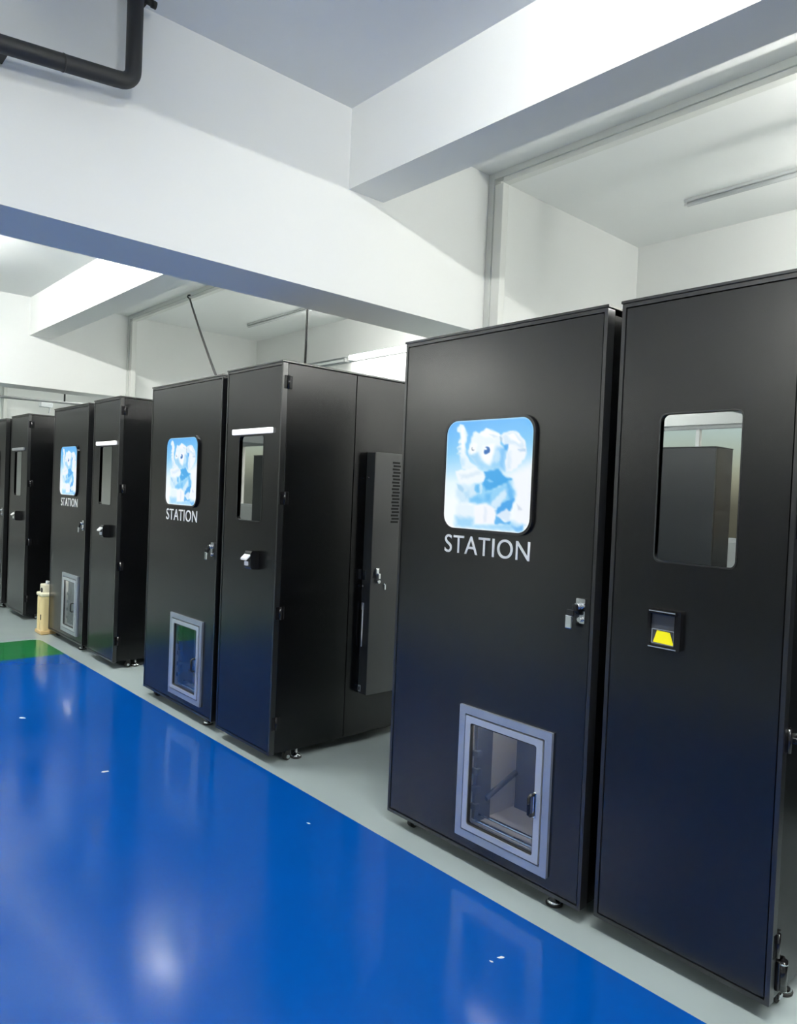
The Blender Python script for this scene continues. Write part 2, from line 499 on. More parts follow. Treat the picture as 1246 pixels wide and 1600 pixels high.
def picture_colours(nu, nv):
    """Ice elephant on a blue ground: soft-edged polygons blended over a gradient."""
    q = np.array([[189, 172], [1039, 132], [986, 1291], [136, 1215]], float)       # corners TL TR BR BL
    src = np.array([[0, 0], [1, 0], [1, 1], [0, 1]], float)
    a = []
    for (u, v), (x, y) in zip(src, q):
        a.append([u, v, 1, 0, 0, 0, -u * x, -v * x, x])
        a.append([0, 0, 0, u, v, 1, -u * y, -v * y, y])
    a = np.array(a)
    h = np.append(np.linalg.solve(a[:, :8], a[:, 8]), 1).reshape(3, 3)
    u, v = np.meshgrid(np.linspace(0, 1, nu), np.linspace(0, 1, nv))
    w = h[2, 0] * u + h[2, 1] * v + 1
    X = (h[0, 0] * u + h[0, 1] * v + h[0, 2]) / w
    Y = (h[1, 0] * u + h[1, 1] * v + h[1, 2]) / w
    img = np.zeros((nv, nu, 3))
    stops = [(0, (84, 172, 240)), (0.12, (104, 184, 242)), (0.28, (130, 200, 242)), (0.42, (178, 222, 247)), (0.55, (226, 243, 252)), (0.72, (243, 251, 254)), (1, (244, 252, 255))]
    vv = v + 0.10 * (u - 0.35)
    for c in range(3):
        img[..., c] = np.interp(vv, [s[0] for s in stops], [s[1][c] for s in stops])
    def poly(pts, rgb, soft=8, op=1.0):
        P = np.array(pts, float)
        inside = np.zeros(X.shape, bool)
        d = np.full(X.shape, 1e9)
        for i in range(len(P)):
            (x0, y0), (x1, y1) = P[i], P[(i + 1) % len(P)]
            cr = ((y0 > Y) != (y1 > Y)) & (X < (x1 - x0) * (Y - y0) / ((y1 - y0) if y1 != y0 else 1e-9) + x0)
            inside ^= cr
            L2 = (x1 - x0) ** 2 + (y1 - y0) ** 2 + 1e-9
            t = np.clip(((X - x0) * (x1 - x0) + (Y - y0) * (y1 - y0)) / L2, 0, 1)
            d = np.minimum(d, np.hypot(X - x0 - t * (x1 - x0), Y - y0 - t * (y1 - y0)))
        s = np.where(inside, d, -d)
        soft = soft * 1.5
        k = np.clip((s + 4 * np.sin(X * 0.043 + Y * 0.031) + 3 * np.sin(X * 0.09 - Y * 0.07)) / (2 * soft) + 0.5, 0, 1)
        k = (k * k * (3 - 2 * k) * op)[..., None]
        img[:] = img * (1 - k) + np.array(rgb, float) * k
    def ell(cx, cy, rx, ry, rgb, soft=5, op=1.0, rot=0):
        c, s = math.cos(rot), math.sin(rot)
        poly([(cx + rx * math.cos(i * .3142) * c - ry * math.sin(i * .3142) * s, cy + rx * math.cos(i * .3142) * s + ry * math.sin(i * .3142) * c) for i in range(20)], rgb, soft, op)
    poly([(800, 700), (1030, 560), (1010, 1260), (790, 1240), (850, 950)], (240, 245, 252), 45)
    # raised trunk
    poly([(286, 270), (288, 232), (312, 208), (346, 212), (366, 246), (380, 312), (362, 400), (372, 500), (402, 566), (482, 622), (430, 660), (330, 645), (312, 560), (300, 505), (282, 488), (300, 462), (280, 432), (302, 404), (286, 380), (306, 340), (310, 285)], (226, 240, 250), 8)
    poly([(320, 240), (345, 235), (358, 310), (345, 400), (350, 500), (335, 480), (325, 380)], (246, 250, 253), 10)
    for y in (395, 440, 490):
        ell(300, y, 14, 9, (150, 205, 238), 7, 0.8)
    ell(330, 570, 22, 40, (186, 222, 244), 14, 0.7)
    # head
    poly([(392, 430), (412, 360), (438, 292), (466, 270), (500, 286), (566, 246), (624, 262), (690, 298), (712, 336), (706, 400), (742, 450), (752, 560), (740, 640), (690, 642), (592, 662), (504, 622), (440, 560), (400, 506), (385, 462)], (231, 242, 250), 8)
    poly([(500, 300), (570, 262), (640, 280), (690, 320), (640, 340), (560, 330)], (246, 249, 252), 14)
    poly([(590, 305), (640, 300), (672, 330), (640, 336)], (205, 224, 238), 8, 0.8)
    poly([(530, 420), (640, 400), (640, 520), (570, 590), (520, 520)], (246, 249, 252), 16)
    poly([(398, 508), (486, 480), (512, 560), (562, 602), (520, 642), (470, 600), (424, 545)], (150, 205, 240), 18, 0.9)
    poly([(668, 430), (764, 440), (752, 560), (742, 655), (692, 640), (624, 622), (640, 520)], (122, 192, 242), 22, 0.95)
    poly([(650, 470), (690, 450), (700, 560), (660, 600), (636, 560)], (206, 232, 248), 14, 0.8)
    poly([(500, 580), (600, 606), (692, 570), (702, 645), (600, 664), (516, 645)], (150, 208, 243), 16, 0.8)
    poly([(400, 440), (440, 380), (470, 400), (460, 480), (420, 495)], (242, 247, 252), 10)
    # ear
    poly([(706, 312), (760, 280), (822, 268), (884, 302), (932, 372), (958, 442), (948, 520), (902, 584), (850, 642), (800, 672), (760, 672), (745, 560), (772, 430), (716, 386)], (238, 244, 251), 7)
    poly([(716, 322), (780, 288), (832, 286), (900, 350), (936, 425), (905, 446), (820, 402), (740, 404)], (214, 231, 245), 12)
    poly([(760, 310), (830, 300), (900, 385), (880, 400), (810, 360)], (246, 249, 253), 9)
    poly([(735, 415), (776, 405), (770, 470), (742, 450)], (70, 160, 232), 8, 0.85)
    poly([(875, 455), (950, 445), (945, 480), (900, 480)], (182, 208, 232), 7, 0.9)
    poly([(700, 330), (720, 340), (716, 390), (698, 378)], (165, 196, 222), 6, 0.9)
    poly([(760, 480), (800, 470), (800, 640), (765, 660)], (214, 232, 247), 16, 0.9)
    # eyes
    ell(570, 460, 28, 36, (34, 100, 176), 5, rot=0.3)
    ell(552, 446, 13, 12, (240, 248, 252), 4)
    ell(432, 446, 9, 14, (138, 152, 170), 5)
    ell(440, 440, 5, 5, (250, 250, 250), 3)
    # chest and body
    poly([(450, 785), (520, 790), (640, 820), (800, 755), (838, 862), (832, 950), (762, 1002), (702, 990), (642, 1042), (560, 985), (480, 985), (400, 962), (380, 900)], (142, 206, 243), 24)
    poly([(540, 672), (600, 662), (682, 634), (722, 700), (806, 745), (742, 792), (642, 832), (560, 852), (518, 800), (545, 730)], (62, 164, 230), 11)
    poly([(560, 750), (590, 740), (625, 765), (590, 780)], (150, 212, 246), 9, 0.8)
    poly([(268, 662), (380, 640), (470, 630), (532, 672), (552, 722), (532, 764), (440, 782), (350, 802), (300, 792), (278, 742)], (236, 244, 250), 8)
    poly([(300, 690), (400, 690), (500, 650), (520, 690), (420, 720), (320, 740)], (212, 229, 242), 12, 0.8)
    poly([(274, 782), (380, 802), (450, 802), (482, 882), (402, 962), (300, 982), (268, 902)], (206, 231, 247), 18)
    poly([(275, 790), (310, 800), (345, 840), (330, 870), (285, 830)], (160, 206, 236), 10, 0.8)
    poly([(490, 780), (525, 800), (525, 880), (500, 890)], (206, 234, 249), 7, 0.9)
    poly([(460, 800), (490, 800), (495, 870), (470, 880), (450, 850)], (86, 178, 236), 10, 0.8)
    poly([(400, 930), (480, 900), (540, 960), (470, 985), (400, 970)], (104, 188, 240), 16, 0.8)
    poly([(602, 982), (722, 862), (792, 832), (752, 932), (662, 1032), (612, 1012)], (208, 232, 249), 13)
    poly([(770, 780), (830, 860), (830, 940), (790, 960), (760, 870)], (92, 178, 238), 15, 0.85)
    poly([(550, 900), (610, 880), (600, 980), (555, 960)], (92, 180, 238), 14, 0.8)
    poly([(265, 985), (450, 985), (450, 1195), (262, 1200)], (228, 241, 250), 20)
    poly([(265, 1110), (440, 1130), (440, 1192), (650, 1187), (800, 1160), (950, 1222), (925, 1275), (255, 1210)], (150, 208, 244), 24, 0.9)
    poly([(450, 1005), (560, 985), (652, 1040), (646, 1186), (448, 1180)], (241, 244, 251), 12)
    poly([(540, 1010), (565, 1010), (560, 1170), (535, 1170)], (220, 230, 243), 10, 0.7)
    poly([(648, 1052), (722, 968), (832, 940), (802, 1062), (742, 1062), (662, 1102)], (74, 164, 232), 10)
    poly([(660, 1095), (760, 1040), (800, 1080), (790, 1160), (740, 1165)], (216, 232, 248), 10)
    poly([(650, 1105), (740, 1166), (792, 1166), (782, 1188), (645, 1184)], (92, 176, 236), 8)
    poly([(810, 1212), (922, 1222), (912, 1262), (850, 1256)], (104, 178, 236), 14, 0.9)
    poly([(858, 985), (905, 1045), (870, 1050)], (204, 214, 228), 8, 0.8)
    poly([(340, 870), (390, 850), (400, 900), (360, 930)], (170, 214, 242), 12, 0.7)
    # brighter rim of the backlight
    rim = np.minimum(np.minimum(u, 1 - u) / 0.022, np.minimum(v, 1 - v) / 0.02)
    k = np.clip(1 - rim, 0, 1)[..., None] * 0.6
    img[:] = img * (1 - k) + 252 * k
    s = img / 255.0
    return np.where(s <= 0.04045, s / 12.92, ((s + 0.055) / 1.055) ** 2.4)

def picture_mesh(w, h, r):
    nu, nv = 112, 130
    col = picture_colours(nu, nv)
    verts, cols = [], []
    for j in range(nv):
        for i in range(nu):
            x, z = w * i / (nu - 1), h * (1 - j / (nv - 1))
            # pull the grid's corners in to the rounded outline
            cx, cz = min(max(x, r), w - r), min(max(z, r), h - r)
            dx, dz = x - cx, z - cz
            if dx and dz:
                m = max(abs(dx), abs(dz)) / math.hypot(dx, dz)
                dx, dz = dx * m, dz * m
            verts.append((cx + dx, 0, cz + dz))
            cols.append(col[j, i])
    faces = [(j * nu + i, (j + 1) * nu + i, (j + 1) * nu + i + 1, j * nu + i + 1) for j in range(nv - 1) for i in range(nu - 1)]
    me = bpy.data.meshes.new('display_picture')
    me.from_pydata(verts, [], faces)
    ca = me.color_attributes.new('print', 'FLOAT_COLOR', 'POINT')
    flat = np.ones((len(cols), 4), np.float32)
    flat[:, :3] = np.array(cols)
    ca.data.foreach_set('color', flat.ravel())
    me.materials.append(M['picture'])
    return me

SX0, SX1, SZ0, SZ1, SR = 0.275, 0.718, 1.318, 1.748, 0.055      # lit face of the display, from a cabinet's left edge
PIC = picture_mesh(SX1 - SX0, SZ1 - SZ0, SR)

def lettering_mesh():
    cu = bpy.data.curves.new('lettering', 'FONT')
    cu.body = 'STATION'
    cu.size = 0.1
    cu.extrude = 0.0012
    cu.space_character = 1.06
    o = bpy.data.objects.new('lettering_source', cu)
    COL.objects.link(o)
    bpy.context.view_layer.update()
    me = bpy.data.meshes.new_from_object(o.evaluated_get(bpy.context.evaluated_depsgraph_get()))
    bpy.data.objects.remove(o)
    bpy.data.curves.remove(cu)
    xs = [v.co.x for v in me.vertices]
    ys = [v.co.y for v in me.vertices]
    sx, sy = 0.432 / (max(xs) - min(xs)), 0.072 / (max(ys) - min(ys))
    x0, y0 = min(xs), min(ys)
    for v in me.vertices:
        v.co = Vector(((v.co.x - x0) * sx, -v.co.z, (v.co.y - y0) * sy))
    me.name = 'lettering'
    me.materials.clear()
    me.materials.append(M['letter'])
    return me
TEXT = lettering_mesh()

def data_obj(name, me, parent, loc):
    o = bpy.data.objects.new(name, me)
    COL.objects.link(o)
    o.parent = parent
    o.location = loc
    return o

# ------------------------------------------------------------------ shared small parts
def mesh_of(bm, m):
    bmesh.ops.recalc_face_normals(bm, faces=bm.faces)
    me = bpy.data.meshes.new('part')
    bm.to_mesh(me)
    bm.free()
    me.materials.append(M[m])
    return me

b_ = bmesh.new(); add_lathe(b_, [(0.026, 0.0), (0.027, 0.006), (0.022, 0.012), (0.010, 0.020), (0.007, 0.026), (0.006, 0.09)])
ME_FOOT = mesh_of(b_, 'chrome')
b_ = bmesh.new(); add_lathe(b_, [(0.030, 0.0), (0.031, 0.006), (0.029, 0.008)])
ME_PAD = mesh_of(b_, 'rubber')
b_ = bmesh.new()
add_cyl(b_, (-0.012, 0, 0.022), (0.012, 0, 0.022), 0.022, 18)
add_box(b_, -0.018, -0.013, -0.014, 0.016, 0.018, 0.062, 0.002)
add_box(b_, 0.013, 0.018, -0.014, 0.016, 0.018, 0.062, 0.002)
add_box(b_, -0.018, 0.018, -0.018, 0.018, 0.050, 0.062, 0.002)
ME_CASTER = mesh_of(b_, 'rubber')
b_ = bmesh.new(); add_cyl(b_, (-0.0205, 0, 0.022), (0.0205, 0, 0.022), 0.010, 12)
ME_HUB = mesh_of(b_, 'chrome')
b_ = bmesh.new()                                  # a side hinge: two leaves and a knuckle, on a face that looks to +x
add_box(b_, 0.0, 0.005, -0.026, -0.003, -0.034, 0.034, 0.0015)
add_box(b_, 0.0, 0.005, 0.003, 0.026, -0.034, 0.034, 0.0015)
add_cyl(b_, (0.007, 0, -0.034), (0.007, 0, 0.034), 0.007, 12)
ME_HINGE = mesh_of(b_, 'gloss_black')

def supports(t, w, d, wide=True):
    """A black caster and a chrome leveling foot near each corner."""
    if wide:
        spots = [((0.10, 0.063), (0.10, 0.13)), ((w - 0.075, 0.13), (w - 0.142, 0.055)),
                 ((0.10, d - 0.07), (0.10, d - 0.14)), ((w - 0.10, d - 0.07), (w - 0.10, d - 0.14))]
    else:
        spots = [((0.06, 0.13), (0.06, 0.195)), ((w - 0.034, 0.13), (w - 0.036, 0.195)),
                 ((0.06, d - 0.07), (0.06, d - 0.14)), ((w - 0.034, d - 0.07), (w - 0.036, d - 0.14))]
    for (cx, cy), (fx_, fy) in spots:
        c = data_obj('caster', ME_CASTER, t, (cx, cy, 0))
        data_obj('hub', ME_HUB, c, (0, 0, 0))
        f = data_obj('leveling_foot', ME_FOOT, t, (fx_, fy, 0.006))
        data_obj('foot_pad', ME_PAD, f, (0, 0, -0.006))

def front_panel(t, w, z0, z1, th, hole=None, hr=0.01):
    """Folded sheet front: outer lip, a shadow groove, and the flat face (with a cutout)."""
    bm = bmesh.new()
    lip = 0.013
    add_ring(bm, rr(0, w, z0, z1, 0.004), rr(lip, w - lip, z0 + lip, z1 - lip, 0.003), 0.0, th)
    obj('door_frame', bm, 'edge', t)
    g = lip + 0.004
    bm = bmesh.new()
    if hole:
        add_ring(bm, rr(g, w - g, z0 + g, z1 - g, 0.003), rr(*hole, hr), 0.002, 0.018)
    else:
        add_plate(bm, rr(g, w - g, z0 + g, z1 - g, 0.003), 0.002, 0.018)
    p = obj('door_panel', bm, 'black', t)
    return p

def cam_latch(t, x, z):
    """Chrome latch plate with a turned thumb lever and a hanging hasp."""
    bm = bmesh.new()
    add_plate(bm, rr(x - 0.018, x + 0.018, z - 0.042, z + 0.042, 0.004), -0.006, 0.002)
    pl = obj('latch_plate', bm, 'chrome', t)
    bm = bmesh.new()
    add_cyl(bm, (x - 0.004, -0.004, z + 0.016), (x - 0.004, -0.026, z + 0.016), 0.011, 14)
    obj('lock_barrel', bm, 'chrome', pl)
    bm = bmesh.new()
    add_box(bm, x - 0.034, x - 0.004, -0.036, -0.024, z - 0.018, z + 0.006, 0.004)
    add_box(bm, x - 0.014, x + 0.006, -0.034, -0.022, z - 0.004, z + 0.024, 0.004)
    obj('thumb_lever', bm, 'gloss_black', pl)
    bm = bmesh.new()
    add_box(bm, x - 0.040, x - 0.014, -0.034, -0.026, z - 0.062, z - 0.016, 0.003)
    obj('hasp', bm, 'chrome', pl)
    bm = bmesh.new()
    add_cyl(bm, (x + 0.004, -0.004, z - 0.028), (x + 0.004, -0.018, z - 0.028), 0.008, 12)
    obj('bolt', bm, 'chrome', pl)

def hatch(t, x0, x1, z0, z1, lit=0.0):
    bm = bmesh.new()
    f = 0.030
    add_ring(bm, rr(x0, x1, z0, z1, 0.0015, 2), rr(x0 + f, x1 - f, z0 + f, z1 - f, 0.0015, 2), -0.010, 0.004)
    fr = obj('hatch_frame', bm, 'alu', t)
    bm = bmesh.new()
    a = f + 0.006
    add_ring(bm, rr(x0 + a, x1 - a, z0 + a, z1 - a, 0.002, 4), rr(x0 + 0.060, x1 - 0.062, z0 + 0.058, z1 - 0.060, 0.010, 4), -0.013, 0.006)
    sa = obj('hatch_sash', bm, 'alu_light', t)
    bm = bmesh.new()
    add_ring(bm, rr(x0 + 0.060, x1 - 0.062, z0 + 0.058, z1 - 0.060, 0.010, 4), rr(x0 + 0.065, x1 - 0.067, z0 + 0.063, z1 - 0.065, 0.009, 4), -0.009, 0.004)
    obj('gasket', bm, 'rubber', sa)
    obj('hatch_glass', box(x0 + 0.055, x1 - 0.055, -0.004, -0.001, z0 + 0.052, z1 - 0.052), 'glass_clear', t)
    # D-shaped pull
    hx, hz = x1 - 0.060, z0 + 0.245
    bm = bmesh.new()
    add_tube(bm, [(hx, -0.010, hz + 0.037), (hx - 0.004, -0.030, hz + 0.037), (hx - 0.006, -0.038, hz + 0.031), (hx - 0.006, -0.038, hz - 0.031), (hx - 0.004, -0.030, hz - 0.037), (hx, -0.010, hz - 0.037)], 0.006, 10)
    hd = obj('handle', bm, 'gloss_black', t)
    bm = bmesh.new()
    add_box(bm, hx - 0.003, hx + 0.010, -0.018, -0.012, hz - 0.046, hz + 0.046, 0.002)
    obj('handle_plate', bm, 'chrome', hd)
    # steel lined chamber behind the glass
    c0, c1, e0, e1, d = x0 + 0.045, x1 - 0.045, z0 + 0.045, z1 - 0.045, 0.30
    bm = bmesh.new()
    add_box(bm, c0 - 0.006, c0, 0.006, d, e0, e1)
    add_box(bm, c1, c1 + 0.006, 0.006, d, e0, e1)
    add_box(bm, c0, c1, 0.006, d, e0 - 0.006, e0)
    add_box(bm, c0, c1, 0.006, d, e1, e1 + 0.006)
    add_box(bm, c0 - 0.006, c1 + 0.006, d, d + 0.006, e0 - 0.006, e1 + 0.006)
    ch = obj('hatch_chamber', bm, 'steel', t)
    bm = bmesh.new()
    add_box(bm, c0 + 0.004, c0 + 0.020, 0.03, 0.05, e0 + 0.02, e1 - 0.01, 0.002)
    for k in range(4):
        add_box(bm, c0 + 0.004, c0 + 0.034, 0.02, 0.045, e0 + 0.06 + 0.07 * k, e0 + 0.085 + 0.07 * k, 0.003)
    obj('latch_rail', bm, 'steel_dark', ch)
    bm = bmesh.new()
    add_box(bm, c0, c1, 0.025, 0.040, e0 + 0.012, e0 + 0.024, 0.003)
    add_box(bm, c0, c1, 0.060, 0.075, e0 + 0.026, e0 + 0.036, 0.003)
    obj('tray_rail', bm, 'chrome', ch)
    if lit:  # unseen strip light added to brighten the chamber
        m = mat('hatch_fill_light', (0.9, 0.9, 0.88), 0.4, emit=(1.0, 0.93, 0.82), estr=lit)
        obj('added_light_strip', box(c0 + 0.04, c1 - 0.02, 0.012, 0.022, e1 - 0.010, e1 - 0.003), m, ch)
    bm = bmesh.new()
    add_box(bm, c0, c0 + 0.010, 0.055, 0.135, e0, e1, 0.002)
    add_box(bm, c0 + 0.010, c1, d - 0.012, d, e0, e1, 0.002)
    obj('duct', bm, 'steel_dark', ch)
    bm = bmesh.new()
    add_tube(bm, [(c0 + 0.014, 0.10, e0 + 0.085), (c0 + 0.014, d - 0.014, e0 + 0.15)], 0.012, 10)
    obj('brace', bm, 'steel_dark', ch)

def display_cabinet(label, x, y, w, top=2.10, latch_z=1.073, depth=1.12, lit=0.0):
    t = thing('display_cabinet', label, 'cabinet', (x, y, 0), 'black display cabinets in the row')
    zb = 0.055
    k = w / 0.995
    hx0, hx1, hz0, hz1 = 0.415 * k, 0.857 * k, 0.112, 0.628
    front_panel(t, w, zb, top - 0.006, 0.042, (hx0 + 0.02, hx1 - 0.02, hz0 + 0.02, hz1 - 0.02))
    bm = bmesh.new()                       # open-fronted carcass
    a, b_, d0 = 0.010, w - 0.010, 0.048
    add_box(bm, a, a + 0.02, d0, depth, zb + 0.005, top - 0.02)
    add_box(bm, b_ - 0.02, b_, d0, depth, zb + 0.005, top - 0.02)
    add_box(bm, a + 0.02, b_ - 0.02, depth - 0.02, depth, zb + 0.005, top - 0.02)
    add_box(bm, a + 0.02, b_ - 0.02, d0, depth - 0.02, zb + 0.005, zb + 0.025)
    obj('body', bm, 'black_side', t)
    obj('top_plate', box(-0.004, w + 0.004, -0.004, depth, top - 0.0055, top + 0.004, 0.0015), 'edge', t)
    # display: rounded bezel around the backlit picture
    ox = (SX0 + SX1) / 2 * k - (SX0 + SX1) / 2
    bm = bmesh.new()
    add_ring(bm, rr(SX0 - 0.008 + ox, SX1 + 0.008 + ox, SZ0 - 0.008, SZ1 + 0.008, SR + 0.008, 8), rr(SX0 + 0.002 + ox, SX1 - 0.002 + ox, SZ0 + 0.002, SZ1 - 0.002, SR, 8), -0.011, 0.002)
    bz = obj('display_bezel', bm, 'gloss_black', t)
    data_obj('display_picture', PIC, bz, (SX0 + ox, -0.006, SZ0))['label'] = 'backlit picture of an ice elephant on blue'
    data_obj('lettering', TEXT, t, (0.283 * k, 0.0005, 1.219))['label'] = 'silver letters reading STATION'
    cam_latch(t, 0.945 * k, latch_z)
    hatch(t, hx0, hx1, hz0, hz1, lit)
    supports(t, w, depth)
    return t

def flush_reader(t, x0, x1, z0, z1):
    bm = bmesh.new()
    add_ring(bm, rr(x0, x1, z0, z1, 0.008), rr(x0 + 0.010, x1 - 0.020, z0 + 0.010, z1 - 0.010, 0.004), -0.016, 0.003)
    fr = obj('reader_frame', bm, 'gloss_black', t)
    obj('reader_face', box(x0 + 0.008, x1 - 0.018, -0.006, 0.0, z0 + 0.008, z1 - 0.008), 'steel_dark', fr)
    bm = bmesh.new()
    add_ring(bm, rr(x0 + 0.012, x1 - 0.022, z0 + 0.014, z0 + 0.060, 0.002, 2), rr(x0 + 0.014, x1 - 0.024, z0 + 0.016, z0 + 0.058, 0.002, 2), -0.010, -0.005)
    obj('slot_rim', bm, 'alu', fr)
    a, b = x0 + 0.014, x1 - 0.026
    bm = bmesh.new()
    add_plate(bm, [(a + 0.004, z0 + 0.018), (b + 0.002, z0 + 0.016), (b - 0.012, z0 + 0.054), (a + 0.016, z0 + 0.056)], -0.0085, -0.005)
    obj('yellow_insert', bm, 'yellow', fr, label='bright yellow insert')
    bm = bmesh.new()
    add_box(bm, x0 + 0.008, x1 - 0.012, -0.026, -0.014, z1 - 0.016, z1 - 0.004, 0.003)
    hd = obj('hood', bm, 'gloss_black', fr)
    obj('rim_highlight', box(x0 + 0.010, x1 - 0.014, -0.0275, -0.0255, z1 - 0.008, z1 - 0.0055), 'alu', fr)  # pale strips standing in for highlights along the reader's rims
    obj('rim_highlight', box(x0 + 0.006, x1 - 0.012, -0.0175, -0.0155, z0 + 0.003, z0 + 0.006), 'alu', fr)

def hood_reader(t, x0, x1, z0, z1):
    """Reader box that stands proud of the door, with a sloped white lip."""
    bm = bmesh.new()
    w = x1 - x0
    side = [(0.002, z0), (-0.040, z0 + 0.004), (-0.048, z0 + 0.014), (-0.050, z1 - 0.012), (-0.042, z1), (0.002, z1)]
    A = [bm.verts.new((x0, y, z)) for y, z in side]
    B = [bm.verts.new((x1, y, z)) for y, z in side]
    bm.faces.new(A)
    bm.faces.new(B[::-1])
    for i in range(len(A)):
        bm.faces.new((A[i], B[i], B[(i + 1) % len(A)], A[(i + 1) % len(A)]))
    h = obj('reader_hood', bm, 'gloss_black', t)
    zm = z0 + (z1 - z0) * 0.66
    bm = bmesh.new()
    A = [bm.verts.new(p) for p in ((x0 + 0.001, -0.072, zm - 0.004), (x1 - 0.006, -0.072, zm - 0.004), (x1 - 0.002, -0.044, zm + 0.022), (x0 + 0.004, -0.044, zm + 0.022))]
    B = [bm.verts.new(v.co + Vector((0, 0, -0.010))) for v in A]
    bm.faces.new(A)
    bm.faces.new(B[::-1])
    for i in range(4):
        bm.faces.new((A[i], B[i], B[(i + 1) % 4], A[(i + 1) % 4]))
    obj('reader_lip', bm, 'white_plastic', h, label='white sloped lip')
    obj('label_plate', box(x0 + 0.012, x0 + w * 0.62, -0.056, -0.046, zm - 0.044, zm - 0.022, 0.002), 'white_plastic', h)

def control_cabinet(label, x, y, w=0.575, top=2.107, bar=None, reader='hood', depth=1.15, side=True, glass='glass_film'):
    t = thing('control_cabinet', label, 'cabinet', (x, y, 0), 'black control cabinets in the row')
    zb = 0.055
    wx0, wx1, wz0, wz1 = 0.155, 0.409, 1.268, 1.730
    front_panel(t, w, zb, top - 0.006, 0.030, (wx0, wx1, wz0, wz1), 0.020)
    bm = bmesh.new()
    add_ring(bm, rr(wx0 - 0.004, wx1 + 0.004, wz0 - 0.004, wz1 + 0.004, 0.022), rr(wx0, wx1, wz0, wz1, 0.020), 0.0005, 0.016)
    fr = obj('window_trim', bm, 'edge', t)
    obj('window_glass', box(wx0 - 0.003, wx1 + 0.003, 0.012, 0.0155, wz0 - 0.003, wz1 + 0.003), glass, t)
    obj('window_liner', box(wx0 - 0.02, wx1 + 0.02, 0.022, 0.16, wz0 - 0.02, wz1 + 0.02), 'inside', t)
    bm = bmesh.new()
    a, b_, d0 = 0.006, w - 0.004, 0.036
    add_box(bm, a, a + 0.02, d0, depth, zb + 0.005, top - 0.02)
    add_box(bm, a + 0.02, b_ - 0.02, depth - 0.02, depth, zb + 0.005, top - 0.02)
    add_box(bm, a + 0.02, b_ - 0.02, d0, depth - 0.02, zb + 0.005, zb + 0.025)
    obj('body', bm, 'black_side', t)
    obj('top_plate', box(-0.004, w + 0.004, -0.004, depth, top - 0.0055, top + 0.004, 0.0015), 'edge', t)
    # right flank: a hinged access door in front and a fixed panel behind it
    dr = obj('side_door', box(b_ - 0.02, b_, 0.034, 0.486, zb + 0.005, top - 0.008, 0.002), 'black_side', t)
    for z in (2.00, 1.40, 0.80, 0.22):
        data_obj('hinge', ME_HINGE, dr, (b_, 0.034, z))
    obj('side_panel', box(b_ - 0.02, b_, 0.490, depth, zb + 0.005, top - 0.008, 0.002), 'black_side', t)
    if bar:
        obj('light_bar', box(0.094, 0.502, -0.014, 0.003, 1.738, 1.768, 0.004), bar, t, label='white light bar above the window' if bar == 'lightbar' else 'grey unlit bar above the window')
    if reader == 'flush':
        flush_reader(t, 0.152, 0.262, 0.995, 1.120)
    else:
        hood_reader(t, 0.340, 0.405, 1.010, 1.110)
    supports(t, w, depth, False)
    return t

display_cabinet('nearest black display cabinet with glowing elephant screen and STATION lettering', -2.373, 0.0, 0.995, lit=45.0)
c1 = control_cabinet('nearest black control cabinet at right edge with yellow card reader', -1.337, 0.020, 0.567, reader='flush')
display_cabinet('second black display cabinet with elephant screen, a black cable ending behind its top', -4.878, -0.055, 0.981)
c2 = control_cabinet('black control cabinet with white light bar and vented side housing', -3.806, -0.074, 0.578, bar='lightbar')
display_cabinet('third black display cabinet with elephant screen, beside the cream canister', -7.235, 0.02, 0.905, lit=45.0)
control_cabinet('third black control cabinet with white light bar, beside the far elephant screen', -6.188, 0.015, 0.560, bar='lightbar')
control_cabinet('farthest black control cabinet with an unlit bar, left of the cream canister', -8.70, 0.023, 0.620, bar='greybar')
display_cabinet('farthest black display cabinet cut off at the left picture edge', -9.88, 0.023, 0.960)

display_cabinet('black display cabinet just outside the picture, right of the nearest pair', 0.13, 0.02, 0.985)

# second control cabinet: housing with vents, locks and a strap on its right flank
px = 0.574
bm = box(px, px + 0.073, 0.582, 1.05, 0.30, 1.677, 0.003)
vh = obj('vent_housing', bm, 'housing', c2)
fx = px + 0.073
me_slot = mesh_of(box(-0.001, 0.0015, 0.0, 0.055, -0.0055, 0.0055), 'slot')
for i in range(19):
    z = 1.624 - i * (0.34 / 18)
    data_obj('vent_slot', me_slot, vh, (fx, 0.715 + (0.006 if i % 2 else 0.0), z))
bm = bmesh.new()
add_box(bm, fx, fx + 0.012, 0.612, 0.636, 0.985, 1.020, 0.003)
add_box(bm, fx, fx + 0.022, 0.622, 0.640, 0.960, 0.992, 0.003)
add_cyl(bm, (fx, 0.632, 0.945), (fx + 0.02, 0.632, 0.945), 0.010, 12)
obj('lock', bm, 'chrome', vh)
bm = bmesh.new()
add_box(bm, fx, fx + 0.008, 0.682, 0.694, 0.895, 0.932, 0.002)
add_box(bm, fx, fx + 0.008, 0.676, 0.694, 0.924, 0.932, 0.002)
obj('hasp', bm, 'chrome', vh)
HF = 0.582                                         # front face of the housing
ld = obj('latch_plate', box(px + 0.006, px + 0.032, HF - 0.005, HF + 0.001, 0.950, 1.008, 0.0015), 'chrome', vh)
bm = bmesh.new()
add_cyl(bm, (px + 0.014, HF + 0.001, 0.915), (px + 0.014, HF - 0.010, 0.915), 0.006, 12)
obj('bolt', bm, 'chrome', ld)
st = obj('strap_clip', box(px + 0.010, px + 0.026, HF - 0.007, HF + 0.001, 0.780, 0.820, 0.0015), 'alu', vh)
bm = bmesh.new()
add_tube(bm, [(px + 0.022, HF - 0.004, 0.81), (px + 0.022, HF - 0.005, 0.70), (px + 0.020, HF - 0.004, 0.62), (px + 0.019, HF - 0.003, 0.57)], 0.0035, 8)
obj('strap', bm, 'white_plastic', st)
